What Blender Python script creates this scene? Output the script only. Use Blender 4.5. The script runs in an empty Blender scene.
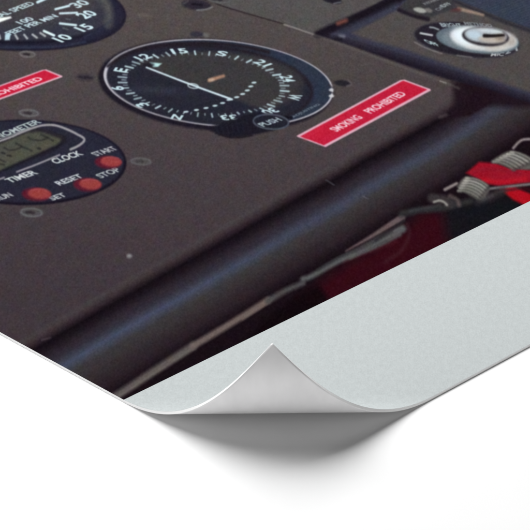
# A close-up of the lifted corner of a large poster (a printed photograph of a cockpit panel
# with a pale unprinted border) lying on a white table.
import bpy, math
import numpy as np

U = 0.0005                      # metres per design unit: the sheet is about 0.75 m x 0.55 m
rng = np.random.RandomState(7)

# ------------------------------------------------------------------ camera and sheet constants
PHI, FOC = 0.49424, 2815.6      # camera elevation, distance in units
CX, CY, PSI = 7.626, -399.925, 0.77951   # flat corner of the sheet, direction of its lower edge
AL, T0, K1, K2 = 0.018755, 145.416, 0.010106, 0.6189e-4   # the curl: axis, start, curvature
MARG = 195.377                  # width of the pale border
THICK = 2.6
A_MAX, B_MAX = 1500.0, 1150.0

E1 = np.array([math.cos(PSI), math.sin(PSI)]); E2 = np.array([-math.sin(PSI), math.cos(PSI)])
NV = np.array([-math.sin(AL), math.cos(AL)])
_ug = np.linspace(0, 160, 1601); _th = K1*_ug + K2*_ug**2/2
_X = np.concatenate([[0], np.cumsum((np.cos(_th[1:])+np.cos(_th[:-1]))/2*0.1)])
_Z = np.concatenate([[0], np.cumsum((np.sin(_th[1:])+np.sin(_th[:-1]))/2*0.1)])

def sheet(a, b, off=0.0):
    """sheet coordinates (along lower edge, along left edge) -> point of the curled sheet, in metres"""
    P = np.outer(a, E1) + np.outer(b, E2)
    t = P @ NV
    u = np.maximum(T0 - t, 0)
    x = np.interp(u, _ug, _X); z = np.interp(u, _ug, _Z); th = np.interp(u, _ug, _th)
    Q = P + np.outer(u - x, NV) + np.array([CX, CY])
    # surface normal: up on the flat, turning towards the inside of the curl
    N = np.c_[np.outer(np.sin(th), NV), np.cos(th)]
    return (np.c_[Q, z] + off*N) * U

def art(a, b):
    """sheet coordinates -> coordinates of the printed artwork (the proof the print was drawn on)"""
    P = np.outer(a, E1) + np.outer(b, E2) + np.array([CX, CY])
    w = FOC + P[:, 1]*math.cos(PHI)
    return 265 + FOC*P[:, 0]/w, 265 - FOC*P[:, 1]*math.sin(PHI)/w

# ------------------------------------------------------------------ the artwork of the print
S = 3
AX0, AY0, AX1, AY1 = -90, -70, 640, 440
W, H = (AX1-AX0)*S, (AY1-AY0)*S
XX = (np.arange(W)+.5)/S + AX0; YY = (np.arange(H)+.5)/S + AY0
IMG = np.zeros((H, W, 3), np.float32); PID = np.zeros((H, W), np.int16)
PARTS = ['cockpit_panel']       # index = part id

def pid(name):
    PARTS.append(name); return len(PARTS)-1

def box(x0, y0, x1, y1, pad=4):
    i0 = max(0, int((x0-pad-AX0)*S)); i1 = min(W, int((x1+pad-AX0)*S)+1)
    j0 = max(0, int((y0-pad-AY0)*S)); j1 = min(H, int((y1+pad-AY0)*S)+1)
    if i1 <= i0 or j1 <= j0: return None
    return (slice(j0, j1), slice(i0, i1)), *np.meshgrid(XX[i0:i1], YY[j0:j1])

def put(sl, cov, col, part=None, thr=.5):
    col = np.asarray(col, np.float32)
    IMG[sl] = IMG[sl]*(1-cov[..., None]) + col*cov[..., None]
    if part is not None: PID[sl][cov > thr] = part

def cover(d, soft):
    return np.clip(.5 - d/(2*max(soft, .05)), 0, 1).astype(np.float32)

def ell(cx, cy, rx, ry, ang, col, soft=.6, alpha=1, part=None, ring=None):
    r = max(rx, ry)+(ring or 0)+soft
    bb = box(cx-r, cy-r, cx+r, cy+r)
    if bb is None: return
    sl, x, y = bb
    c, s = math.cos(math.radians(ang)), math.sin(math.radians(ang))
    u = (x-cx)*c+(y-cy)*s; v = -(x-cx)*s+(y-cy)*c
    rho = np.sqrt(u*u/rx**2+v*v/ry**2)+1e-6
    d = (rho-1)*rho/(np.sqrt(u*u/rx**4+v*v/ry**4)+1e-9)
    if ring: d = np.abs(d)-ring/2
    put(sl, cover(d, soft)*alpha, col, part)

def poly(pts, col, soft=.6, alpha=1, part=None, grow=0):
    p = np.array(pts, float)
    bb = box(p[:, 0].min(), p[:, 1].min(), p[:, 0].max(), p[:, 1].max(), 4+soft+grow)
    if bb is None: return
    sl, x, y = bb
    d2 = np.full(x.shape, 1e9); ins = np.zeros(x.shape, bool)
    for i in range(len(p)):
        a, b = p[i], p[(i+1) % len(p)]; e = b-a
        t = np.clip(((x-a[0])*e[0]+(y-a[1])*e[1])/max(e@e, 1e-9), 0, 1)
        d2 = np.minimum(d2, (x-a[0]-t*e[0])**2+(y-a[1]-t*e[1])**2)
        if a[1] != b[1]:
            ins ^= ((a[1] > y) != (b[1] > y)) & (x < e[0]*(y-a[1])/e[1]+a[0])
    d = np.where(ins, -1, 1)*np.sqrt(d2)-grow
    put(sl, cover(d, soft)*alpha, col, part)

def smooth(pts, k=6):
    p = np.array(pts, float); q = np.r_[[2*p[0]-p[1]], p, [2*p[-1]-p[-2]]]; out = []
    for i in range(len(p)-1):
        for t in np.arange(k)/k:
            a, b, c, d = q[i:i+4]
            out.append(.5*(2*b+(c-a)*t+(2*a-5*b+4*c-d)*t*t+(3*b-a-3*c+d)*t**3))
    return np.array(out+[p[-1]])

def line(pts, wid, col, soft=.5, alpha=1, part=None, wid2=None):
    p = np.array(pts, float)
    if 3 <= len(p) <= 14: p = smooth(p, 5)
    w2 = wid if wid2 is None else wid2; m = max(wid, w2)
    bb = box(p[:, 0].min()-m, p[:, 1].min()-m, p[:, 0].max()+m, p[:, 1].max()+m, 3+soft)
    if bb is None: return
    sl, x, y = bb
    L = np.r_[0, np.cumsum(np.hypot(*(p[1:]-p[:-1]).T))]
    d = np.full(x.shape, 1e9)
    for i in range(len(p)-1):
        a, e = p[i], p[i+1]-p[i]
        t = np.clip(((x-a[0])*e[0]+(y-a[1])*e[1])/max(e@e, 1e-9), 0, 1)
        ww = wid+(w2-wid)*(L[i]+t*(L[i+1]-L[i]))/max(L[-1], 1e-6)
        d = np.minimum(d, np.hypot(x-a[0]-t*e[0], y-a[1]-t*e[1])-ww/2)
    put(sl, cover(d, soft)*alpha, col, part)

_gl = {}
def glyphs(txt):
    if txt in _gl: return _gl[txt]
    cu = bpy.data.curves.new('lettering', 'FONT'); cu.body = txt; cu.size = 1.0; cu.resolution_u = 4; cu.offset = 0.034
    ob = bpy.data.objects.new('lettering', cu); bpy.context.scene.collection.objects.link(ob)
    bpy.context.view_layer.update()
    me = ob.evaluated_get(bpy.context.evaluated_depsgraph_get()).to_mesh()
    me.calc_loop_triangles()
    v = np.array([q.co[:2] for q in me.vertices]); tri = np.array([list(t.vertices) for t in me.loop_triangles])
    ob.evaluated_get(bpy.context.evaluated_depsgraph_get()).to_mesh_clear()
    bpy.data.objects.remove(ob); bpy.data.curves.remove(cu)
    mn, mx = v.min(0), v.max(0); R = 48
    w, h = int((mx[0]-mn[0])*R)+5, int((mx[1]-mn[1])*R)+5
    bm = np.zeros((h, w), np.float32)
    q = (v-mn)*R+2
    for t in tri:
        a, b, c = q[t]
        x0, x1 = int(min(a[0], b[0], c[0])), int(max(a[0], b[0], c[0]))+2
        y0, y1 = int(min(a[1], b[1], c[1])), int(max(a[1], b[1], c[1]))+2
        x, y = np.meshgrid(np.arange(x0, x1)+.5, np.arange(y0, y1)+.5)
        f = lambda p, r: (r[0]-p[0])*(y-p[1])-(r[1]-p[1])*(x-p[0])
        s1, s2, s3 = f(a, b), f(b, c), f(c, a)
        m = ((s1 >= 0) & (s2 >= 0) & (s3 >= 0)) | ((s1 <= 0) & (s2 <= 0) & (s3 <= 0))
        sub = bm[y0:y1, x0:x1]; sub[m[:sub.shape[0], :sub.shape[1]]] = 1
    _gl[txt] = (bm, mn, mx, R); return _gl[txt]

def text(txt, cen, R, Uv, col, alpha=1, part=None):
    """lettering centred on cen; R = vector of its whole width, Uv = vector of its whole height"""
    bm, mn, mx, res = glyphs(txt)
    R = np.array(R, float); Uv = np.array(Uv, float); cen = np.array(cen, float)
    o = cen-R/2-Uv/2
    c = np.array([o, o+R, o+Uv, o+R+Uv])
    bb = box(c[:, 0].min(), c[:, 1].min(), c[:, 0].max(), c[:, 1].max(), 1)
    if bb is None: return
    sl, x, y = bb
    det = R[0]*Uv[1]-R[1]*Uv[0]
    dx, dy = x-o[0], y-o[1]
    s = (dx*Uv[1]-dy*Uv[0])/det; t = (R[0]*dy-R[1]*dx)/det
    gx = s*(mx[0]-mn[0])*res+2-.5; gy = t*(mx[1]-mn[1])*res+2-.5
    ok = (gx > 0) & (gy > 0) & (gx < bm.shape[1]-1.01) & (gy < bm.shape[0]-1.01)
    gx = np.clip(gx, 0, bm.shape[1]-1.01); gy = np.clip(gy, 0, bm.shape[0]-1.01)
    i, j = gx.astype(int), gy.astype(int); fx, fy = gx-i, gy-j
    v = (bm[j, i]*(1-fx)+bm[j, i+1]*fx)*(1-fy)+(bm[j+1, i]*(1-fx)+bm[j+1, i+1]*fx)*fy
    put(sl, (v*ok*alpha).astype(np.float32), col, part, .45)

def blur(a, sg):
    r = int(3*sg)+1; k = np.exp(-np.arange(-r, r+1)**2/(2*sg*sg)); k /= k.sum()
    for ax in (0, 1):
        out = np.zeros_like(a)
        for i, w in enumerate(k): out += w*np.roll(a, i-r, ax)
        a = out
    return a

GX, GY = np.meshgrid(XX, YY)
# --- the padded tube across the lower part of the picture, and the dark behind it
Hx = [-90, 20, 66, 122.6, 199, 260, 296.6, 342, 363, 440, 474, 503, 560, 640]
Hy = [455, 390, 363, 329.5, 286.5, 251.5, 229.4, 204.5, 190.5, 147, 125, 106, 72, 24]
HL = np.interp(XX, Hx, Hy)[None, :]
sdn = np.interp(XX, [60, 120, 200, 260, 440], [1.05, 1, .9, .84, .74])[None, :]
sup = np.interp(XX, [60, 120, 260, 440], [1.02, 1, .97, .87])[None, :]
dy = GY-HL; dy = np.where(dy > 0, dy/sdn, dy/sup)
stops = [-200, -72, -48, -41, -36, -31, -25, -17, -9, -4, 1, 6, 13, 24, 34, 44, 53, 60]
cols = [(76, 70, 73), (75, 70, 72), (72, 67, 68), (60, 50, 54), (42, 32, 38), (20, 14, 20), (28, 21, 28), (43, 36, 44), (50, 46, 57),
        (60, 61, 75), (69, 75, 97), (64, 67, 80), (58, 55, 58), (54, 48, 51), (47, 39, 43), (42, 32, 38), (30, 21, 27), (24, 15, 21)]
for c in range(3): IMG[..., c] = np.interp(dy, stops, [q[c] for q in cols])
# the sheen on the tube is bluer and stronger towards the lower left, greyer up to the right
blue = np.exp(-((dy-2)/8)**2)*np.clip((GX-150)/180, 0, 1)
put((slice(0, H), slice(0, W)), (blue*.5).astype(np.float32), (58, 58, 68))
# the grey paint of the panel is browner and darker towards the bottom
for c, (t_, m_, b_) in enumerate(((77, 70, 63.5), (70.5, 62, 54.5), (69.5, 65, 60))):
    base_ = np.interp(GY, [0, 140, 290], [t_, m_, b_]); f_ = np.clip((-44-dy)/6, 0, 1)
    IMG[..., c] = IMG[..., c]*(1-f_)+base_*f_
# the highlight loses its blue towards the lower right end
put((slice(0, H), slice(0, W)), (np.exp(-((dy-8)/14)**2)*np.clip((GX-470)/50, 0, 1)*.6).astype(np.float32), (52, 48, 54))
PID[(dy > -31) & (dy < 56)] = pid('padded_tube')
PID[dy >= 56] = pid('dark_recess')
panel_var = blur(rng.randn(H//12, W//12).astype(np.float32), 2.5)

# --- floor of the recess: maroon cloth, grey bars, straps, springs
poly([(300, 300), (330, 275), (345, 264), (372, 250), (405, 228), (420, 214), (447, 208), (470, 222), (470, 240), (330, 310)], (52, 11, 21), 8, .95)
poly([(235, 350), (262, 322), (300, 293), (318, 285), (330, 300), (260, 350)], (16, 8, 12), 4, .9)
poly([(440, 206), (480, 202), (500, 196), (520, 200), (535, 205), (450, 250)], (20, 22, 27), 8, .9)
line([(344, 260), (372, 250), (396, 241)], 3, (78, 30, 38), 2.5, .6)
line([(385, 262), (402, 250), (409, 235), (407, 224)], 3, (70, 44, 50), 2, .5)
br = pid('grey_bar')
line([(112, 398), (121, 393), (155, 370.5), (193, 346)], 7.5, (97, 91, 88), 2.2, .95, br)
line([(116, 398), (155, 373), (193, 349)], 2.2, (112, 107, 102), 1.4, .6)
line([(193, 346), (215, 333), (243, 316), (268, 300)], 6.5, (112, 98, 95), 1.8, .95, br, 6)
line([(243, 319), (268, 303)], 2, (130, 114, 108), 1.2, .6)
line([(268, 301), (285, 291), (303, 283)], 6, (78, 76, 76), 2, .95, br, 5)
line([(303, 279), (312, 276), (335, 262.5), (360, 250.5), (380, 240), (402, 229)], 5, (90, 91, 92), 1.8, .95, br, 8)
line([(318, 270), (340, 257.5), (362, 248), (392, 232)], 2.5, (48, 46, 50), 1.6, .7)
line([(346, 251), (372, 236), (388, 226), (402, 217.5)], 1.2, (104, 88, 90), 1.2, .95, br, 6.4)
line([(376, 240), (392, 229), (404, 221)], 3, (40, 34, 40), 1.2, .8)
line([(350, 258), (376, 247), (400, 235)], 3, (84, 88, 88), 1.6, .8)
line([(402, 214), (420, 210), (442, 208), (470, 201)], 7, (46, 46, 48), 2, .9, pid('cable'), 6)
line([(410, 211), (440, 205)], 2.2, (70, 70, 70), 1.5, .6)
cl = pid('cable_clip')
line([(432, 198), (444, 200), (450, 204)], 9, (58, 52, 54), 1.8, .9, cl)
line([(434, 202), (439, 200.6), (444, 202), (447, 205)], 2.2, (160, 158, 152), 1, .9, cl)
line([(450, 196), (457, 200), (459, 205)], 4, (92, 80, 80), 1.5, .8)
line([(445, 189.5), (456.5, 183.6)], 3, (150, 140, 138), 1, .9, cl)
st = pid('red_strap')
poly([(466, 173), (479, 162), (495, 163), (510, 168), (560, 172), (560, 181), (520, 183.5), (500, 186), (488, 184), (476, 178)], (150, 20, 38), 1.6, 1, st)
line([(484, 180), (500, 182), (525, 179)], 4, (182, 22, 38), 2, .8)
line([(474, 172), (488, 169), (520, 173)], 3, (130, 26, 44), 2, .6)
poly([(500, 189), (507, 187), (515, 187), (530, 193.6), (560, 206), (560, 220), (526, 206), (513, 199.6)], (172, 18, 32), 1.6, 1, st)
line([(522, 188), (545, 193)], 3, (60, 12, 22), 2, .8)
line([(490, 188.6), (510, 186.4), (545, 182.5)], 2.6, (118, 112, 114), 1, .95, pid('thin_rod'))
line([(496, 192), (520, 188.5)], 2, (60, 30, 38), 1.4, .8)
line([(478, 201), (490, 197), (503, 190.5)], 7, (54, 50, 54), 3, .8)
line([(482, 200), (492, 195)], 2.5, (86, 82, 84), 2, .6)
def spring(outline, top, step, n):
    s_ = pid('spring')
    poly(smooth(outline, 3), (92, 90, 86), 1.3, 1, s_, .4)
    top = np.array(top, float); step = np.array(step, float)
    for i in range(n):
        f = i/(n-1); g = 172-58*f if i else 120
        line(top+step*i, 2.0, (g, g-2, g-8), .8, .9)
        line(top+step*(i+.5), 1.0, (70, 68, 66), .7, .75)
        ell(*(top[0]+step*i+np.array([1.5, .2])), 2.2, 1.4, 20, (190, 188, 178), 1.4, .6*(1-.5*f))
    line([top[-1]+[.5, 1], top[-1]+step*(n-1)], 2.2, (52, 48, 50), 1.6, .7)
spring([(492, 161), (501, 155), (511, 151.3), (521, 153.4), (534, 160), (536, 168), (521, 169), (506, 165.6)],
       [(510.5, 152.4), (517, 152.8), (525, 156), (532, 160.5)], (-3.5, 1.9), 6)
spring([(457.6, 186.8), (461, 181), (466, 177.2), (477, 179.2), (487, 184.4), (489, 190), (485, 196), (478.6, 199.2), (468, 194)],
       [(466, 178.2), (474, 178.8), (482, 182), (487.6, 186.2)], (-1.6, 2.5), 6)
line([(513.5, 148), (519, 142), (526, 139.2), (545, 140)], 2.6, (142, 132, 132), 1, .95, pid('wire_hook'))
line([(520, 148), (535, 150)], 4, (22, 16, 22), 2, .8)

# --- right-hand panel, groove and cloth
poly([(452, 82), (560, 60), (560, 104), (520, 108), (474, 104), (452, 118), (440, 124), (454, 105)], (31, 20, 28), 3.5, .95, 1)
IMGk = IMG.copy()
poly([(313, 34), (345, 45), (396, 64), (446, 82.5), (459, 88), (466, 95), (465, 101), (458, 107), (449, 114), (430, 124.5),
      (200, 250), (60, 330), (-90, 400), (-90, -70), (260, -70)], (77, 72, 73), .9, 0.0, 0)
# rounded end of the main panel: nothing but dark beyond it
poly([(462, 84), (469, 92), (470, 100), (462, 108), (452, 117), (470, 116), (490, 104), (500, 90), (474, 82)], (30, 18, 26), 1.3, .95, 1)
poly([(300, 20), (345, 0), (400, -70), (640, -70), (640, 140), (530, 103), (490, 90), (446, 79), (396, 62), (345, 43.5), (318, 36)], (30, 25, 36), 1.2, 1, pid('dark_groove'))
poly([(329, 33), (345, 31), (390, 8), (470, -40), (640, -40), (640, 133), (530, 97.5), (500, 87), (446, 69), (396, 53), (352, 41)], (55, 55, 71), 2.0, .95)
line([(345, 40.5), (396, 55), (446, 70.5), (500, 88.5), (545, 104)], 4, (45, 42, 56), 2.5, .8)
p2 = pid('switch_panel')
poly([(352, 33), (396, 10.5), (420, -6), (460, -10), (640, -30), (640, 126), (530, 92), (500, 82.5), (446, 63.5), (400, 48), (360, 37)], (76, 71, 71), 2, 1, p2)
line([(340, 35.5), (344, 36.4)], 2.5, (120, 120, 132), 1.5, .8)
line([(332, 36), (396, 6)], 3, (74, 78, 94), 3, .5)
# upper plate above the seam
poly([(313, 34), (341, 21), (372, 6), (400, -9), (420, -70), (-90, -70), (-90, -95), (200, -2), (230, 8.5), (284, 24)], (79, 76, 76), 1, 1, pid('upper_plate'))
line([(318, 34), (345, 22), (380, 7), (404, -5)], 7, (24, 19, 27), 2.2, .95)
line([(340, 31), (372, 17), (396, 4)], 4, (48, 48, 62), 3, .6)
line([(338, 23.4), (346, 20.5)], 4, (112, 68, 62), 1.6, .9, pid('orange_lead'))
line([(150, -20), (207, 0), (230, 8.5), (284, 24)], 1.2, (38, 30, 34), .6, .9)
line([(284, 24.5), (296, 28.4), (307, 32.2), (313, 34.2)], 1.5, (140, 134, 132), .6, .8)
line([(313, 34), (345, 45.6), (396, 64.6), (446, 83), (459, 88.5)], 1.6, (96, 92, 90), 1.2, .55)
line([(440, 81), (446, 83)], 1, (150, 146, 146), .6, .8)
ell(332, 0, 10, 3.4, 12, (30, 27, 36), 1, .95, pid('screw')); line([(334, 3.4), (341, 2)], 1, (120, 124, 130), .6, .8)
# dark-blue ribbed cloth
poly([(452, -2), (484, 11), (505, 20), (530, 28.6), (640, 66), (640, -70), (420, -70)], (50, 56, 72), 1.2, 1, pid('ribbed_cloth'))
sl, x, y = box(420, -70, 640, 70, 0)
m = np.clip((-(y-(28.6+(x-530)*.36))/3), 0, 1)
put(sl, (m*(.5+.5*np.sin((x*.45+y*1.15)*2.1))*.28).astype(np.float32), (74, 82, 98))
line([(452, 0), (484, 13.5), (505, 22), (530, 31), (600, 56)], 3.2, (36, 34, 44), 1.8, .85)
op = pid('orange_strip')
line([(459, 9), (470, 11.6), (483, 15)], 3.6, (146, 126, 114), 1, .95, op, 2.6)
line([(452, 9), (459, 10)], 4, (74, 42, 44), 1.8, .8)
# small plate with lettering
sp = pid('name_plate')
poly([(398, 8), (428, 18.4), (457, 7.5), (445, -10), (420, -12)], (56, 55, 58), 1, 1, sp)
line([(399, 10), (413, 15.5), (428, 19.4)], 4.0, (28, 23, 32), 1.1, .9)
ell(420, 10.2, 6.6, 2.5, 12, (158, 160, 156), .9, .95, sp); ell(428.6, 10.4, 3.8, 2.2, 15, (122, 116, 114), 1, .8)
text('ON', (440, 8.2), (7, -4.2), (-4.6, -1.6), (140, 148, 152), .7); text('OFF', (445.5, 4.9), (9, -3.6), (-5.5, -1.8), (165, 174, 178), .8)
text('AVIONICS', (431, 1.5), (15, -5.6), (-4, -1.5), (150, 155, 156), .7)
# rotary knob with its scale
kb = pid('rotary_knob')
ell(466.8, 40.2, 53.8, 17.4, 7, (62, 60, 66), 1.4, 1, kb)
ell(467, 39.8, 52.4, 16.6, 7, (37, 33, 42), 1, 1, kb)
line([(414.5, 42), (424, 47), (434, 51), (442, 53.6)], 1.1, (140, 136, 136), .7, .7)
line([(457, 55.4), (472, 57.3)], 1.1, (130, 126, 126), .7, .7)
text('OFF', (431.6, 43.0), (13.5, 4.2), (-5.5, -4.6), (190, 214, 218), 1)
line([(420.6, 33.2), (432, 35.2)], 1.9, (200, 206, 208), .6, .9)
line([(430, 27.2), (434, 27.8), (438.5, 29.6)], 1.5, (176, 186, 190), .6, .8)
text('BRIGHT', (451, 25.2), (21, .6), (-3.5, -4.4), (176, 194, 200), .85)
text('METHOD', (478, 24.4), (28, 2.6), (-2, -3.2), (150, 160, 166), .7)
text('MIC', (497.5, 54.4), (13, -.6), (1, -3.4), (205, 210, 210), .85)
text('2 1', (511, 50.6), (13, -4.0), (-1, -4), (180, 186, 190), .85)
sk = pid('knob_skirt')
ell(477.5, 39.6, 41.5, 13.4, 6, (92, 104, 114), .9, 1, sk)
ell(480, 40.5, 38, 11.8, 6, (120, 132, 138), 2.4, .8)
ell(484, 38.6, 33.5, 11.9, 6, (196, 198, 200), 1.6, 1)
ell(468, 37, 16, 9, 14, (230, 242, 248), 4, .9); ell(486, 47.5, 20, 2.6, 2, (206, 208, 206), 1.6, .7)
ell(500, 45, 14, 4.5, -12, (188, 182, 174), 3, .8)
ell(512, 40, 4, 6, 0, (160, 150, 144), 2.5, .6)
ell(485.5, 36.6, 23.5, 9.6, 5, (48, 44, 50), 1.1, 1)
cp = pid('knob_cap')
ell(486, 35.4, 21, 7.8, 5, (158, 160, 162), 1.2, 1, cp)
ell(474, 34.6, 8, 5, 12, (192, 214, 228), 3, .8); ell(492, 39.6, 13, 3, 5, (186, 174, 162), 2, .8)
ell(500, 37, 5, 3.5, 5, (120, 106, 96), 2, .6)
ell(490, 31, 12, 2, 5, (206, 216, 222), 1.4, .8)
line([(484.5, 35.7), (492, 35.9), (503.5, 35.2)], 3.6, (34, 28, 30), .8, 1, cp, 2.4)

# --- vertical speed dial, upper left
vs = pid('speed_dial')
ell(2, 8.0, 124.6, 42.2, 4.3, (30, 27, 40), .9, 1, vs)
ell(2, 7.4, 121.5, 39.6, 4.3, (36, 36, 52), 2, .9)
ell(0, 6.0, 112, 37.4, 4.3, (24, 22, 34), 1.5, .9)
ell(-2, 4.6, 114, 35.2, 4.3, (50, 51, 62), 1.6, 1, pid('dial_face'))
sl, x, y = box(-90, -70, 125, 45, 0)
q = (x+2)/109; r_ = (y-2)/33
put(sl, (np.clip(1.0-np.sqrt(q*q+r_*r_), 0, .2)*5*np.clip(1-(y-10)/26, 0, 1)*.9).astype(np.float32), (66, 62, 64))
line([(97, -6), (104, 0), (108, 8), (109.5, 16), (108, 24)], 8, (80, 80, 79), 3, .8)
line([(85, 36), (100, 29), (110, 21)], 3, (46, 52, 68), 2, .6)
line([(-20, 47.2), (30, 47.4), (60, 46.2), (85, 42)], 1.8, (50, 56, 76), 1.2, .8)
Rv, Uv = np.array([58.2, -22.2])/60, np.array([-66.9, -26.0])/60
wc = (196, 220, 226)
text('VERTICAL SPEED', (2.5, 14.2), Rv*62, Uv*6.2, wc, .85, pid('lettering'))
text('UP', (44, -4), Rv*10, Uv*7, wc, .9)
text('100', (25, 20.6), Rv*14, Uv*6.5, wc, .85, pid('lettering'))
text('FEET PER MIN', (31.5, 24.6), Rv*50, Uv*6, wc, .9, pid('lettering'))
text('10', (62.4, 38.0), Rv*12.5, Uv*10.5, wc, 1, pid('numeral')); text('15', (84.2, 27.6), Rv*12, Uv*10, wc, 1, pid('numeral'))
text('20', (86.5, 14.4), Rv*13.5, Uv*10.5, wc, 1, pid('numeral')); text('30', (79.5, 3.8), Rv*13.5, Uv*9.5, wc, .9, pid('numeral'))
tk = pid('scale_mark')
line([(44, 31), (54, 35.4)], 2.4, (214, 236, 238), .6, 1, tk)
line([(60, 23.4), (76, 25.2)], 2.2, wc, .6, 1, tk); line([(60, 13.4), (77, 12.7)], 2, wc, .6, 1, tk)
line([(55.5, 9.2), (69, 5.8)], 2.2, wc, .6, 1, tk); line([(37.5, 2.2), (47, -2)], 2.6, wc, .6, 1, tk)
for a, b in (((15.2, 34.8), (17.6, 38.8)), ((24.2, 34.8), (27.2, 38.4)), ((32.6, 34.6), (36.8, 37.6)), ((40.4, 33), (45, 36)), ((-1, 35), (0, 38.6)), ((-11, 35), (-10, 38.6)), ((66, 19), (70, 19.6)), ((63, 28), (68, 29.6))):
    line([a, b], 2.0 if b[0] < 60 else .8, (186, 192, 196) if b[0] < 60 else (100, 108, 112), .7, .85)
poly([(5.2, 33.8), (10.6, 33.6), (9.6, 40), (4.8, 40.2)], (176, 204, 214), .7, 1, tk)
poly([(-30, 29), (-30, 23), (0, 17.8), (10.6, 16.4), (11.6, 18), (6, 20), (-6, 24.2)], (236, 240, 238), .8, 1, pid('needle'))

# --- compass dial
cd = pid('compass_dial')
ell(215.5, 85.0, 117.5, 45.6, 4.6, (29, 25, 35), 1.5, 1, cd)
ring = pid('silver_ring')
ell(218.4, 83.1, 115.2, 43.2, 4.75, (184, 182, 190), .6, 1, ring)
ell(219.3, 83.0, 112.5, 42.0, 4.75, (43, 50, 65), .6, 1, cd)
fc = pid('dial_face')
ell(210.5, 84, 103.5, 39.6, 5.5, (34, 30, 38), 1.8, 1, fc)
ell(208.6, 85.0, 101.5, 37.0, 5.4, (37, 37, 48), 1.6, 1, fc)
line([(108, 66), (122, 56), (142, 48.5), (165, 44.6), (203, 43.2), (240, 46), (268, 52)], 3.6, (33, 27, 34), 1.4, .9)
sl, x, y = box(100, 38, 318, 128, 0)
rr = np.sqrt(((x-208)/99)**2+((y-85)/35.5)**2)
side = (y-(67.6+(x-146.5)*.36))
put(sl, (np.clip((1-rr)*8, 0, 1)*np.clip(.5-side/5, 0, 1)*.9).astype(np.float32), (58, 56, 57))
put(sl, (np.clip((1-rr)*8, 0, 1)*np.clip(.5-(y-98)/8, 0, 1)*np.clip((x-255)/18, 0, 1)*.7).astype(np.float32), (54, 52, 56))
put(sl, (np.exp(-((y-90-(x-150)*.05)/4)**2-((x-158)/32)**2)*.25).astype(np.float32), (80, 82, 100))
for p in ((331.2, 90, 2.2), (331.4, 96, 2.6)): ell(p[0], p[1], p[2], 1.5, 0, (205, 205, 208), .7, .9)
line([(329, 85), (333, 88)], 1.4, (50, 46, 52), .8, .8); line([(329, 92), (335, 93.4)], 1.4, (50, 46, 52), .8, .8)
C0, Cc, Cs = np.array([203.54, 84.08]), np.array([-21.46, 31.46]), np.array([-86.05, -13.23])
def comp(h, r): t = math.radians(h); return C0+(Cc*math.cos(t)+Cs*math.sin(t))*r
OFF = {0: (177, 117), 30: (142, 105), 60: (117.5, 88.2), 90: (120.8, 70), 120: (143, 57), 150: (179.3, 51), 180: (222, 53.5), 210: (262.5, 63), 240: (287.5, 78.6), 270: (294.5, 97.2), 300: (270, 111.2), 330: (229, 117.4)}
nc = (196, 222, 228)
for h, t in zip(range(0, 360, 30), ('N', '3', '6', 'E', '12', '15', 'S', '21', '24', 'W', '30', '33')):
    th = math.radians(h)
    out = Cc*math.cos(th)+Cs*math.sin(th); rt = -Cc*math.sin(th)+Cs*math.cos(th)
    w = .19 if len(t) > 1 else .12
    if t == 'W': w = .17
    text(t, OFF[h], rt*w, out*.15, nc, .95, pid('numeral'))
NUM = len(PARTS)-1
sm = pid('scale_mark')
for h in range(0, 360, 5):
    big = h % 10 == 0
    if h % 30 == 0: r0, r1, wd = .88, .94, 1.0
    else: r0, r1, wd = (.87, .965, 1.6) if big else (.875, .92, 1.0)
    p, q = comp(h, r0), comp(h, r1)
    if q[1] > 112.5 and 222 < q[0] < 262: q = p+(q-p)*.5
    dim = 1 if q[0] > 110 else .9
    line([p, q], wd*1.0, (188, 212, 218), .55, (.85 if big else .6)+.15*math.sin(h*1.7), sm)
poly([(149.6, 62.2), (161.8, 63.4), (158, 66.8), (153, 67)], (178, 214, 214), .7, 1, sm)
ell(148, 65, 6, 2.4, 0, (26, 24, 32), 1.6, .85)
nd = pid('needle')
line([(146.5, 67.4), (193, 85.3), (232, 99.4)], 1.5, (208, 228, 236), .6, 1, nd, 1.9)
ell(193.2, 86, 5.2, 2.2, 10, (205, 225, 230), .5, .9, nd, ring=1.0)
for x, y in ((254, 82.6), (250.8, 86.4), (247.3, 90.4), (242.6, 94), (236.7, 97.2), (229, 99.8), (222.6, 103), (215, 105.7), (206, 108), (196.4, 110), (186, 111.8)):
    ell(x, y, 2.5, .95, -5, (194, 216, 222), .5, .95, sm)
line([(209.5, 80.3), (216, 78.2), (223.5, 76)], 3.8, (166, 128, 106), 1.0, .9, pid('orange_flag'), 3.0)
ell(211.5, 79.8, 3, 1.4, -10, (186, 162, 142), .9, .8)
text('ADJUSTING', (306, 110.8), (27, -13.4), (-3.6, -1.6), (128, 140, 152), .7)
# adjusting knob
ak = pid('adjusting_knob')
poly([(207, 128), (214, 125.5), (228, 122), (240, 116.4), (255, 112.6), (275, 113.5), (286, 118), (284, 124), (274, 130.5), (255, 134.6), (240, 137), (230, 137), (219, 134.4), (212, 131.4)], (27, 25, 35), 1.4, 1, ak)
line([(216, 133), (228, 137), (240, 137.4), (252, 135.4)], 1.6, (18, 14, 22), 1, .8)
for i in range(7): line([(216+i*5, 127-i*1.6), (219+i*5, 134-i*.4)], 1, (36, 35, 47), .8, .7)
line([(284, 117.5), (291, 117.8)], 3, (18, 16, 24), 1, .9)
ell(271, 121.8, 18.4, 7.8, 4, (32, 32, 43), .8, 1, ak)
ell(271, 121.8, 17.6, 7.2, 4, (84, 90, 104), .6, .85, ak, ring=1.6)
text('PUSH', (269.8, 122.0), (19, -6.6), (-7, -3.2), (176, 194, 202), .9)

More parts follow.
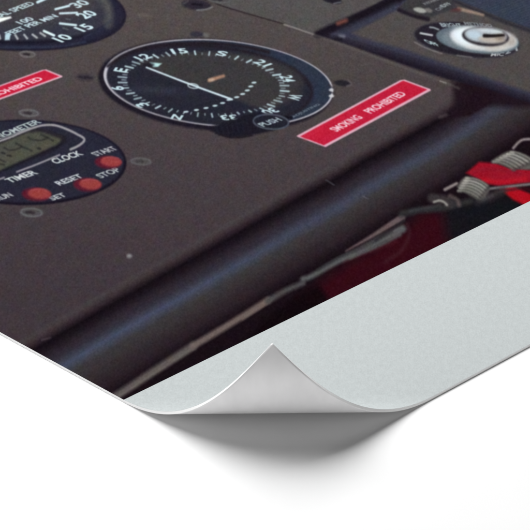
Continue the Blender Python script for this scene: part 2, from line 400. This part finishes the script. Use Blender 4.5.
# --- clock
ck = pid('clock')
ell(24, 162.4, 102.4, 42.8, .4, (24, 20, 32), .9, 1, ck)
ell(23, 161.6, 100.6, 40.8, .4, (38, 38, 52), 1.2, 1, ck)
lc = pid('clock_display')
poly([(-90, 166), (0, 140.5), (33, 128.6), (40, 128), (66, 136.6), (66, 142), (58, 148.4), (16, 166.4), (-60, 198), (-90, 205)], (28, 26, 34), 1.6, 1, lc)
poly([(-90, 170), (0, 144), (32, 130.8), (40, 130.8), (61, 137.6), (62, 140), (57, 144.6), (0, 170.4), (-90, 205)], (75, 76, 65), 1.4, 1, lc)
poly([(-90, 170), (0, 144), (32, 130.8), (40, 130.8), (61, 137.6), (48, 140), (0, 158), (-90, 190)], (70, 71, 66), 3, .6)
line([(32, 131), (42, 130.4), (61, 137.4), (63, 141)], 3.2, (38, 34, 42), 1.8, .9)
dg = (40, 40, 39)
for p in ([(28.5, 137.6), (33, 139.8), (42, 140.2), (47, 137.8)], [(41, 134.4), (46, 136.8), (53, 140.6)], [(4, 147.6), (10, 150.2), (17, 149.2), (23, 147.2), (32, 151)],
          [(16, 143.4), (22, 146.4)], [(-6, 156.4), (0, 159.6), (5, 162)], [(-12, 160), (-2, 163.6), (4, 164.8)]):
    line(p, 1.7, dg, .8, .8)
for p in ((39, 148.6), (3, 153), (9.4, 155.8)): ell(p[0], p[1], 2.6, 1.1, 15, dg, .7, .9)
sv = pid('silver_trim')
line([(-90, 171.5), (0, 141), (20, 133), (37, 126.6), (48.5, 124.9), (58, 126), (70, 130.6), (77, 134.2), (83.5, 138), (83.6, 141.6), (78, 146), (70.6, 149.4)], 1.7, (152, 150, 154), .6, .95, sv, 2.4)
line([(-30, 147.5), (0, 138.6), (30, 127.6)], 1.0, (170, 182, 176), .6, .7)
line([(59.4, 155), (45, 161), (30, 167), (17, 171.8)], 1.8, (146, 142, 150), .6, .95, sv)
line([(-90, 206), (-8, 181.4), (4, 177.6)], 1.8, (146, 142, 150), .6, .9, sv)
lt = (182, 196, 194)
R2 = np.array([29, -11.2])/30; U2 = np.array([-67, -26.])/70
text('CHRONOMETER', (4, 134.0), (70, -26.5), (-6.2, -3.6), lt, .9, pid('lettering'))
text('CLOCK', (66.8, 157.2), (28, -9.6), (-6.5, -4.4), (205, 212, 212), .95, pid('lettering'))
text('TIMER', (21.4, 176.4), (28.5, -9.6), (-7, -3.8), (205, 212, 212), .95, pid('lettering'))
text('START', (104.2, 151.2), (21.5, -7.0), (-7.5, -3.2), (188, 192, 196), .9, pid('lettering'))
text('STOP', (108.2, 172.8), (20.5, -7.8), (-7, -3.6), (182, 190, 190), .9, pid('lettering'))
text('RESET', (69, 179.6), (24.5, -8.4), (-6.5, -3.6), (200, 206, 210), .95, pid('lettering'))
text('SET', (57.4, 196.6), (14.5, -4.8), (-6, -3.4), (196, 202, 204), .9, pid('lettering'))
text('RUN', (3.5, 196.6), (15, -5), (-6.5, -3.6), (196, 202, 204), .9, pid('lettering'))
for x, y, rx, ry in ((110.3, 161.6, 12.6, 6), (89.4, 184, 13.2, 6.4), (38.6, 193.6, 13.8, 6.4)):
    bt = pid('push_button')
    ell(x-2.4, y+.8, rx+.4, ry+.3, 4, (88, 28, 42), 1.6, 1, bt)
    ell(x+1, y, rx-2, ry-1, 4, (142, 58, 60), 1.2, 1, bt)
    ell(x+1, y+.2, rx-6, ry-3.2, 4, (146, 62, 58), 1.8, .8)
    line([(x-7, y-3.4), (x, y-4.6), (x+8, y-3.4)], 1, (168, 88, 92), .8, .6)

# --- red placards
for O, Ux, V, side_ in ((np.array([-61.6, 122.0]), np.array([125., -45.5]), np.array([-18.4, -7.5]), 0),
                 (np.array([325.5, 147.0]), np.array([106.4, -57.2]), np.array([-29.3, -10.8]), 1)):
    pc = pid('red_placard')
    c = [O, O+Ux*.99, O+Ux+V*.06, O+Ux+V*.94-Ux*.0, O+Ux*.975+V, O+V+Ux*.005, O+V*.95]
    poly(c, (216, 168, 184), .5, 1, pc, .1)
    k = .03 if side_ else .03
    i_ = lambda u, v: O+Ux*u+V*v
    dv = .1 if side_ else .11
    poly([i_(.012, dv), i_(.985, dv), i_(.985, 1-dv*.9), i_(.975, 1-dv*.7), i_(.014, 1-dv*.9)], (186, 30, 57), .5, 1, pc)
    pl = pid('lettering')
    if side_:
        text('SMOKING', i_(.325, .48), Ux*.25, V*.30, (236, 206, 216), .95, pl)
        pl = pid('lettering')
        text('PROHIBITED', i_(.69, .48), Ux*.34, V*.30, (236, 206, 216), .95, pl)
        line([i_(.02, .75), i_(.2, .8)], 3, (198, 38, 64), 3, .5)
    else:
        text('SMOKING', i_(.28, .5), Ux*.3, V*.36, (236, 206, 216), .95, pl)
        pl = pid('lettering')
        text('PROHIBITED', i_(.675, .47), Ux*.43, V*.36, (238, 210, 218), .95, pl)

# --- screws
def screw(x, y, rx, ry, body, rim, slot=(44, 38, 44), a=.8):
    s_ = pid('screw')
    ell(x, y, rx, ry, 4, body, 1, a, s_)
    ell(x, y, rx*.86, ry*.8, 4, rim, .8, a*.85, s_, ring=1.1)
    line([(x-rx*.42, y-ry*.05), (x+rx*.2, y+ry*.05)], ry*.5, slot, .8, .85); line([(x-rx*.1, y-ry*.3), (x+rx*.1, y+ry*.35)], 1, slot, .8, .7)
screw(27.5, 54.2, 8.6, 3.4, (84, 80, 82), (118, 114, 116), (34, 28, 34))
screw(28.8, 113, 10.6, 4, (84, 80, 82), (116, 116, 118))
screw(31.5, 212.4, 12, 5, (80, 78, 80), (112, 114, 116))
screw(141, 161.4, 11, 3.9, (78, 75, 77), (104, 104, 106), (58, 54, 58))
screw(219, -.6, 13, 4, (74, 72, 74), (104, 104, 106), (40, 36, 44))
s_ = pid('screw'); ell(196.4, 4.6, 14.6, 5.4, 5, (42, 38, 48), 1.4, .95, s_)
line([(184, 3.6), (188, 1)], 1, (100, 98, 100), 1, .6); line([(197, 10.2), (206, 9.4), (212, 7)], 1.2, (132, 134, 136), .9, .8); line([(192, 4), (202, 5)], 2, (22, 18, 26), .8, .9)
s_ = pid('screw'); ell(197, 34.4, 6.6, 3, 4, (46, 44, 56), 1.6, .9, s_); ell(206, 35, 3, 2, 10, (112, 110, 112), 1.2, .6)
s_ = pid('screw'); ell(85, 77.4, 8.6, 3, 6, (48, 44, 54), 2, .85, s_); line([(80, 77), (92, 78)], 1.4, (30, 26, 34), 1, .8)
s_ = pid('screw'); ell(342.6, 83.2, 8.4, 3, 6, (36, 33, 40), 1, .95, s_); line([(349, 81), (351.6, 84), (347, 86)], 1.1, (108, 104, 106), .8, .8)
s_ = pid('screw'); ell(144.5, 15.6, 7, 2, 6, (96, 90, 86), 1.6, .6, s_)
s_ = pid('screw'); ell(137, 138, 1, 1, 0, (90, 90, 90), 1, .0, s_)
s_ = pid('rivet'); ell(129.3, 256, 2.6, 2.1, 0, (140, 140, 142), 1.2, .9, s_); 
line([(42, 340), (50, 337.8)], 1.4, (84, 74, 78), 1, .7)
line([(326, 180), (334, 185)], .9, (96, 98, 108), .7, .7); line([(363, 196), (368, 199)], .9, (96, 98, 108), .7, .7)
line([(440, 117), (446, 115)], 3, (88, 78, 80), 1.6, .6)

# --- lens softness and print grain
IMG = blur(IMG, 1.5)
g1 = blur(rng.randn(H, W).astype(np.float32), 1.6); g1 /= g1.std()
lum = IMG.mean(2, keepdims=True)
amp = np.interp(lum, [15, 70, 160, 240], [1.4, 2.3, 2.5, 1.5])
IMG += g1[..., None]*amp
for k in range(3):
    g2 = blur(rng.randn(H//3, W//3).astype(np.float32), 2.4); g2 /= g2.std()
    g2 = np.kron(g2, np.ones((3, 3), np.float32))
    IMG[..., k] += g2*(1.1 if k != 1 else .75)*np.interp(lum[..., 0], [15, 60, 255], [.55, 1, .8])
IMG = np.clip(IMG, 3, 255)/255.
LIN = np.where(IMG <= .04045, IMG/12.92, ((IMG+.055)/1.055)**2.4).astype(np.float32)

PRINT_GAIN = 0.83               # ink reflectance for a proof value of 1
def sample(a, b):
    x, y = art(a, b)
    gx = np.clip((x-AX0)*S-.5, 0, W-1.01); gy = np.clip((y-AY0)*S-.5, 0, H-1.01)
    i, j = gx.astype(int), gy.astype(int); fx, fy = (gx-i)[:, None], (gy-j)[:, None]
    c = (LIN[j, i]*(1-fx)+LIN[j, i+1]*fx)*(1-fy)+(LIN[j+1, i]*(1-fx)+LIN[j+1, i+1]*fx)*fy
    out = np.maximum.reduce([AX0+30-x, x-AX1+30, AY0+30-y])       # beyond the drawn picture the grey paint goes on
    f = np.clip(out/28, 0, 1)[:, None]
    return (c*(1-f)+np.array([.068, .056, .060])*f)*PRINT_GAIN
def sample_id(a, b):
    x, y = art(a, b)
    return PID[np.clip(((y-AY0)*S).astype(int), 0, H-1), np.clip(((x-AX0)*S).astype(int), 0, W-1)]

# ------------------------------------------------------------------ materials
def material(name):
    m = bpy.data.materials.new(name); m.use_nodes = True
    return m, m.node_tree.nodes, m.node_tree.links, m.node_tree.nodes['Principled BSDF']
def print_material():
    m, n, l, p = material('printed_ink')
    at = n.new('ShaderNodeAttribute'); at.attribute_name = 'ink'
    l.new(at.outputs['Color'], p.inputs['Base Color'])
    p.inputs['Roughness'].default_value = .7; p.inputs['Specular IOR Level'].default_value = .0
    return m
def paper_material(name, col, var, rough, spec, scale=900, bump=0.0):
    m, n, l, p = material(name)
    tc = n.new('ShaderNodeTexCoord')
    a = n.new('ShaderNodeTexNoise'); a.inputs['Scale'].default_value = scale; a.inputs['Detail'].default_value = 3
    b = n.new('ShaderNodeTexNoise'); b.inputs['Scale'].default_value = scale*.33; b.inputs['Detail'].default_value = 2
    mp = n.new('ShaderNodeMapping'); mp.inputs['Scale'].default_value = (1, .5, .5); l.new(tc.outputs['Object'], mp.inputs['Vector'])
    l.new(mp.outputs[0], a.inputs['Vector']); l.new(mp.outputs[0], b.inputs['Vector'])
    mx = n.new('ShaderNodeMix'); mx.data_type = 'RGBA'; mx.inputs[6].default_value = (*[c*(1-var) for c in col], 1)
    mx.inputs[7].default_value = (*[min(1, c*(1+var)) for c in col], 1)
    ad = n.new('ShaderNodeMath'); ad.operation = 'MULTIPLY_ADD'; ad.inputs[1].default_value = .6
    l.new(a.outputs['Fac'], ad.inputs[0])
    sc = n.new('ShaderNodeMath'); sc.operation = 'MULTIPLY'; sc.inputs[1].default_value = .4
    l.new(b.outputs['Fac'], sc.inputs[0]); l.new(sc.outputs[0], ad.inputs[2])
    rp = n.new('ShaderNodeMapRange'); rp.inputs[1].default_value = .35; rp.inputs[2].default_value = .65
    l.new(ad.outputs[0], rp.inputs[0]); l.new(rp.outputs[0], mx.inputs[0])
    l.new(mx.outputs[2], p.inputs['Base Color'])
    p.inputs['Roughness'].default_value = rough; p.inputs['Specular IOR Level'].default_value = spec
    if bump:
        bp = n.new('ShaderNodeBump'); bp.inputs['Strength'].default_value = bump; bp.inputs['Distance'].default_value = .0002
        l.new(b.outputs['Fac'], bp.inputs['Height']); l.new(bp.outputs[0], p.inputs['Normal'])
    return m
M_INK = print_material()
M_BORDER = paper_material('border_tint', (.512, .547, .549), .065, .7, .0, 1300)
M_PAPER = paper_material('white_paper', (.95, .95, .95), .01, .5, .3, 300)
M_BACK = paper_material('coated_back', (.85, .845, .85), .05, .32, .45, 120, .12)
M_TABLE = paper_material('white_table', (.93, .93, .93), .004, .7, .1, 60)

# ------------------------------------------------------------------ meshes
def mesh_obj(name, V, F, mats, parent=None, colors=None, fm=None, smooth=True):
    me = bpy.data.meshes.new(name)
    me.vertices.add(len(V)); me.vertices.foreach_set('co', np.ascontiguousarray(V, np.float32).ravel())
    me.loops.add(F.size); me.loops.foreach_set('vertex_index', np.ascontiguousarray(F, np.int32).ravel())
    me.polygons.add(len(F)); me.polygons.foreach_set('loop_start', np.arange(0, F.size, 4, dtype=np.int32))
    for m in mats: me.materials.append(m)
    if fm is not None: me.polygons.foreach_set('material_index', fm.astype(np.int32))
    me.polygons.foreach_set('use_smooth', np.full(len(F), smooth))
    me.update(calc_edges=True)
    if colors is not None:
        at = me.color_attributes.new('ink', 'FLOAT_COLOR', 'POINT')
        at.data.foreach_set('color', np.c_[colors, np.ones(len(colors))].astype(np.float32).ravel())
    o = bpy.data.objects.new(name, me); bpy.context.scene.collection.objects.link(o)
    if parent: o.parent = parent
    return o

def grid(av, bv):
    A, B = np.meshgrid(av, bv)
    n, m = len(av), len(bv)
    i, j = np.meshgrid(np.arange(n-1), np.arange(m-1)); q = (j*n+i).ravel()
    return A.ravel(), B.ravel(), np.c_[q, q+1, q+n+1, q+n]

poster = bpy.data.objects.new('poster', None); bpy.context.scene.collection.objects.link(poster)
poster['label'] = 'large poster print of a cockpit instrument panel with one curled corner on a white surface'
poster['category'] = 'poster'

# the sheet itself: back, core and cut edges
av = np.unique(np.r_[np.arange(0, 300, 2.), np.arange(300, A_MAX, 60), A_MAX]); bv = np.unique(np.r_[np.arange(0, 300, 2.), np.arange(300, B_MAX, 60), B_MAX])
A, B, F = grid(av, bv); n, m = len(av), len(bv); N0 = len(A)
V = np.r_[sheet(A, B, -.08), sheet(A, B, -THICK)]
peri = np.r_[np.arange(n), np.arange(1, m)*n+n-1, (m-1)*n+np.arange(n-2, -1, -1), np.arange(m-2, 0, -1)*n]
nx = np.roll(peri, -1)
side = np.c_[peri+N0, nx+N0, nx, peri]
FF = np.r_[F, F[:, ::-1]+N0, side]
fm = np.r_[np.zeros(len(F)), np.ones(len(F)), np.zeros(len(side))]
pap = mesh_obj('paper_sheet', V, FF, [M_PAPER, M_BACK], poster, fm=fm)
me = pap.data; me.edges.foreach_set('use_edge_sharp', np.zeros(len(me.edges), bool))
sm_ = np.r_[np.ones(2*len(F)), np.zeros(len(side))].astype(bool); me.polygons.foreach_set('use_smooth', sm_)
pap['label'] = 'thick white paper sheet, pale grey on its back'

# pale border along the lower edge
av = np.unique(np.r_[np.arange(0, 300, 1.5), np.arange(300, A_MAX, 50), A_MAX]); bv = np.linspace(0, MARG, 131)
A, B, F = grid(av, bv)
bo = mesh_obj('border', sheet(A, B), F, [M_BORDER], poster)
bo['label'] = 'pale blue-grey blank border along the lower edge'

# printed picture: fine where the picture has detail, coarse far outside it; split into the printed things
h = .72; T = 48*h
VS, FS, CS, IDS = [], [], [], []; base = 0
na, nb = int(A_MAX/T)+1, int((B_MAX-MARG)/T)+1
for ja in range(na):
    for jb in range(nb):
        a0, b0 = ja*T, MARG+jb*T
        a1, b1 = min(a0+T, A_MAX), min(b0+T, B_MAX)
        if a1-a0 < 1 or b1-b0 < 1: continue
        cx_, cy_ = art(np.array([a0, a1, a0, a1]), np.array([b0, b0, b1, b1]))
        if cx_.max() < -25 or cx_.min() > 555 or cy_.max() < -25: k = 4
        else: k = 48
        if k == 4 and (cx_.max() < -70 or cx_.min() > 620 or cy_.max() < -60): k = 2
        A, B, F = grid(np.linspace(a0, a1, k+1), np.linspace(b0, b1, k+1))
        VS.append(np.c_[A, B]); FS.append(F+base); base += len(A)
        fa = A[F].mean(1); fb = B[F].mean(1)
        IDS.append(sample_id(fa, fb))
AB = np.concatenate(VS); FA = np.concatenate(FS); ID = np.concatenate(IDS)
CO = sample(AB[:, 0], AB[:, 1]); VV = sheet(AB[:, 0], AB[:, 1])

# which printed thing each piece belongs to (part > sub-part)
OWNER = {}
cur = None
tops = {'speed_dial': 'printed_speed_dial', 'compass_dial': 'printed_compass', 'clock': 'printed_clock', 'red_placard': 'printed_placard', 'rotary_knob': 'printed_rotary_knob', 'name_plate': 'printed_name_plate'}
subs = {'dial_face', 'numeral', 'scale_mark', 'needle', 'silver_ring', 'orange_flag', 'adjusting_knob', 'clock_display', 'silver_trim', 'lettering', 'push_button', 'knob_skirt', 'knob_cap'}
LAB = {'printed_speed_dial': 'printed vertical speed dial with white needle and numerals', 'printed_compass': 'printed compass dial in a silver ring',
       'printed_clock': 'printed dark round clock with red push buttons', 'printed_rotary_knob': 'printed silver rotary knob on a black scale',
       'printed_padded_tube': 'printed dark tube with a blue sheen', 'printed_red_strap': 'printed bright red strap'}
made = {}
for i, nme in enumerate(PARTS):
    f = FA[ID == i]
    if nme not in subs: cur = None
    if len(f) < 12: 
        if nme in tops: cur = None
        continue
    used, inv = np.unique(f, return_inverse=True)
    par = poster
    if nme in subs and cur is not None: par = cur; on = nme
    else: on = tops.get(nme, 'printed_'+nme)
    o = mesh_obj(on, VV[used], inv.reshape(f.shape), [M_INK], par, CO[used])
    if on in LAB: o['label'] = LAB[on]
    if nme in tops: cur = o

# ------------------------------------------------------------------ table
zt = -(THICK+.25)*U
V = np.array([[-4, -4, zt], [4, -4, zt], [4, 4, zt], [-4, 4, zt]])
tb = mesh_obj('table_surface', V, np.array([[0, 1, 2, 3]]), [M_TABLE], smooth=False)
tb['kind'] = 'structure'

# ------------------------------------------------------------------ light: studio softboxes and an even white room
w = bpy.data.worlds.new('World'); bpy.context.scene.world = w; w.use_nodes = True
w.node_tree.nodes['Background'].inputs[0].default_value = (1, 1, 1, 1)
w.node_tree.nodes['Background'].inputs[1].default_value = 0.03
def softbox(name, loc, aim, sx, sy, power):
    d = bpy.data.lights.new(name, 'AREA'); d.shape = 'RECTANGLE'; d.size = sx; d.size_y = sy; d.energy = power
    o = bpy.data.objects.new(name, d); bpy.context.scene.collection.objects.link(o)
    from mathutils import Vector
    o.location = loc; o.rotation_euler = (Vector(aim)-Vector(loc)).to_track_quat('-Z', 'Y').to_euler()
    return o
corner = (CX*U, (CY+60)*U, 0)
softbox('key_softbox', (-.66, .9, 1.74), corner, 2.1, 1.5, 74)
softbox('side_fill_softbox', (1.5, -1.3, .24), corner, .6, .3, 3.6)
softbox('fill_softbox', (-1.5, -1.25, .2), corner, .7, .28, 7)

# ------------------------------------------------------------------ camera
cam = bpy.data.cameras.new('camera'); co = bpy.data.objects.new('camera', cam); bpy.context.scene.collection.objects.link(co)
cam.sensor_width = 36; cam.lens = 36*FOC/530
co.location = (0, -FOC*math.cos(PHI)*U, FOC*math.sin(PHI)*U)
co.rotation_euler = (math.pi/2-PHI, 0, 0)
cam.clip_start = .05; cam.clip_end = 100
sc = bpy.context.scene; sc.camera = co
sc.view_settings.view_transform = 'Standard'; sc.view_settings.look = 'None'; sc.view_settings.exposure = 0; sc.view_settings.gamma = 1
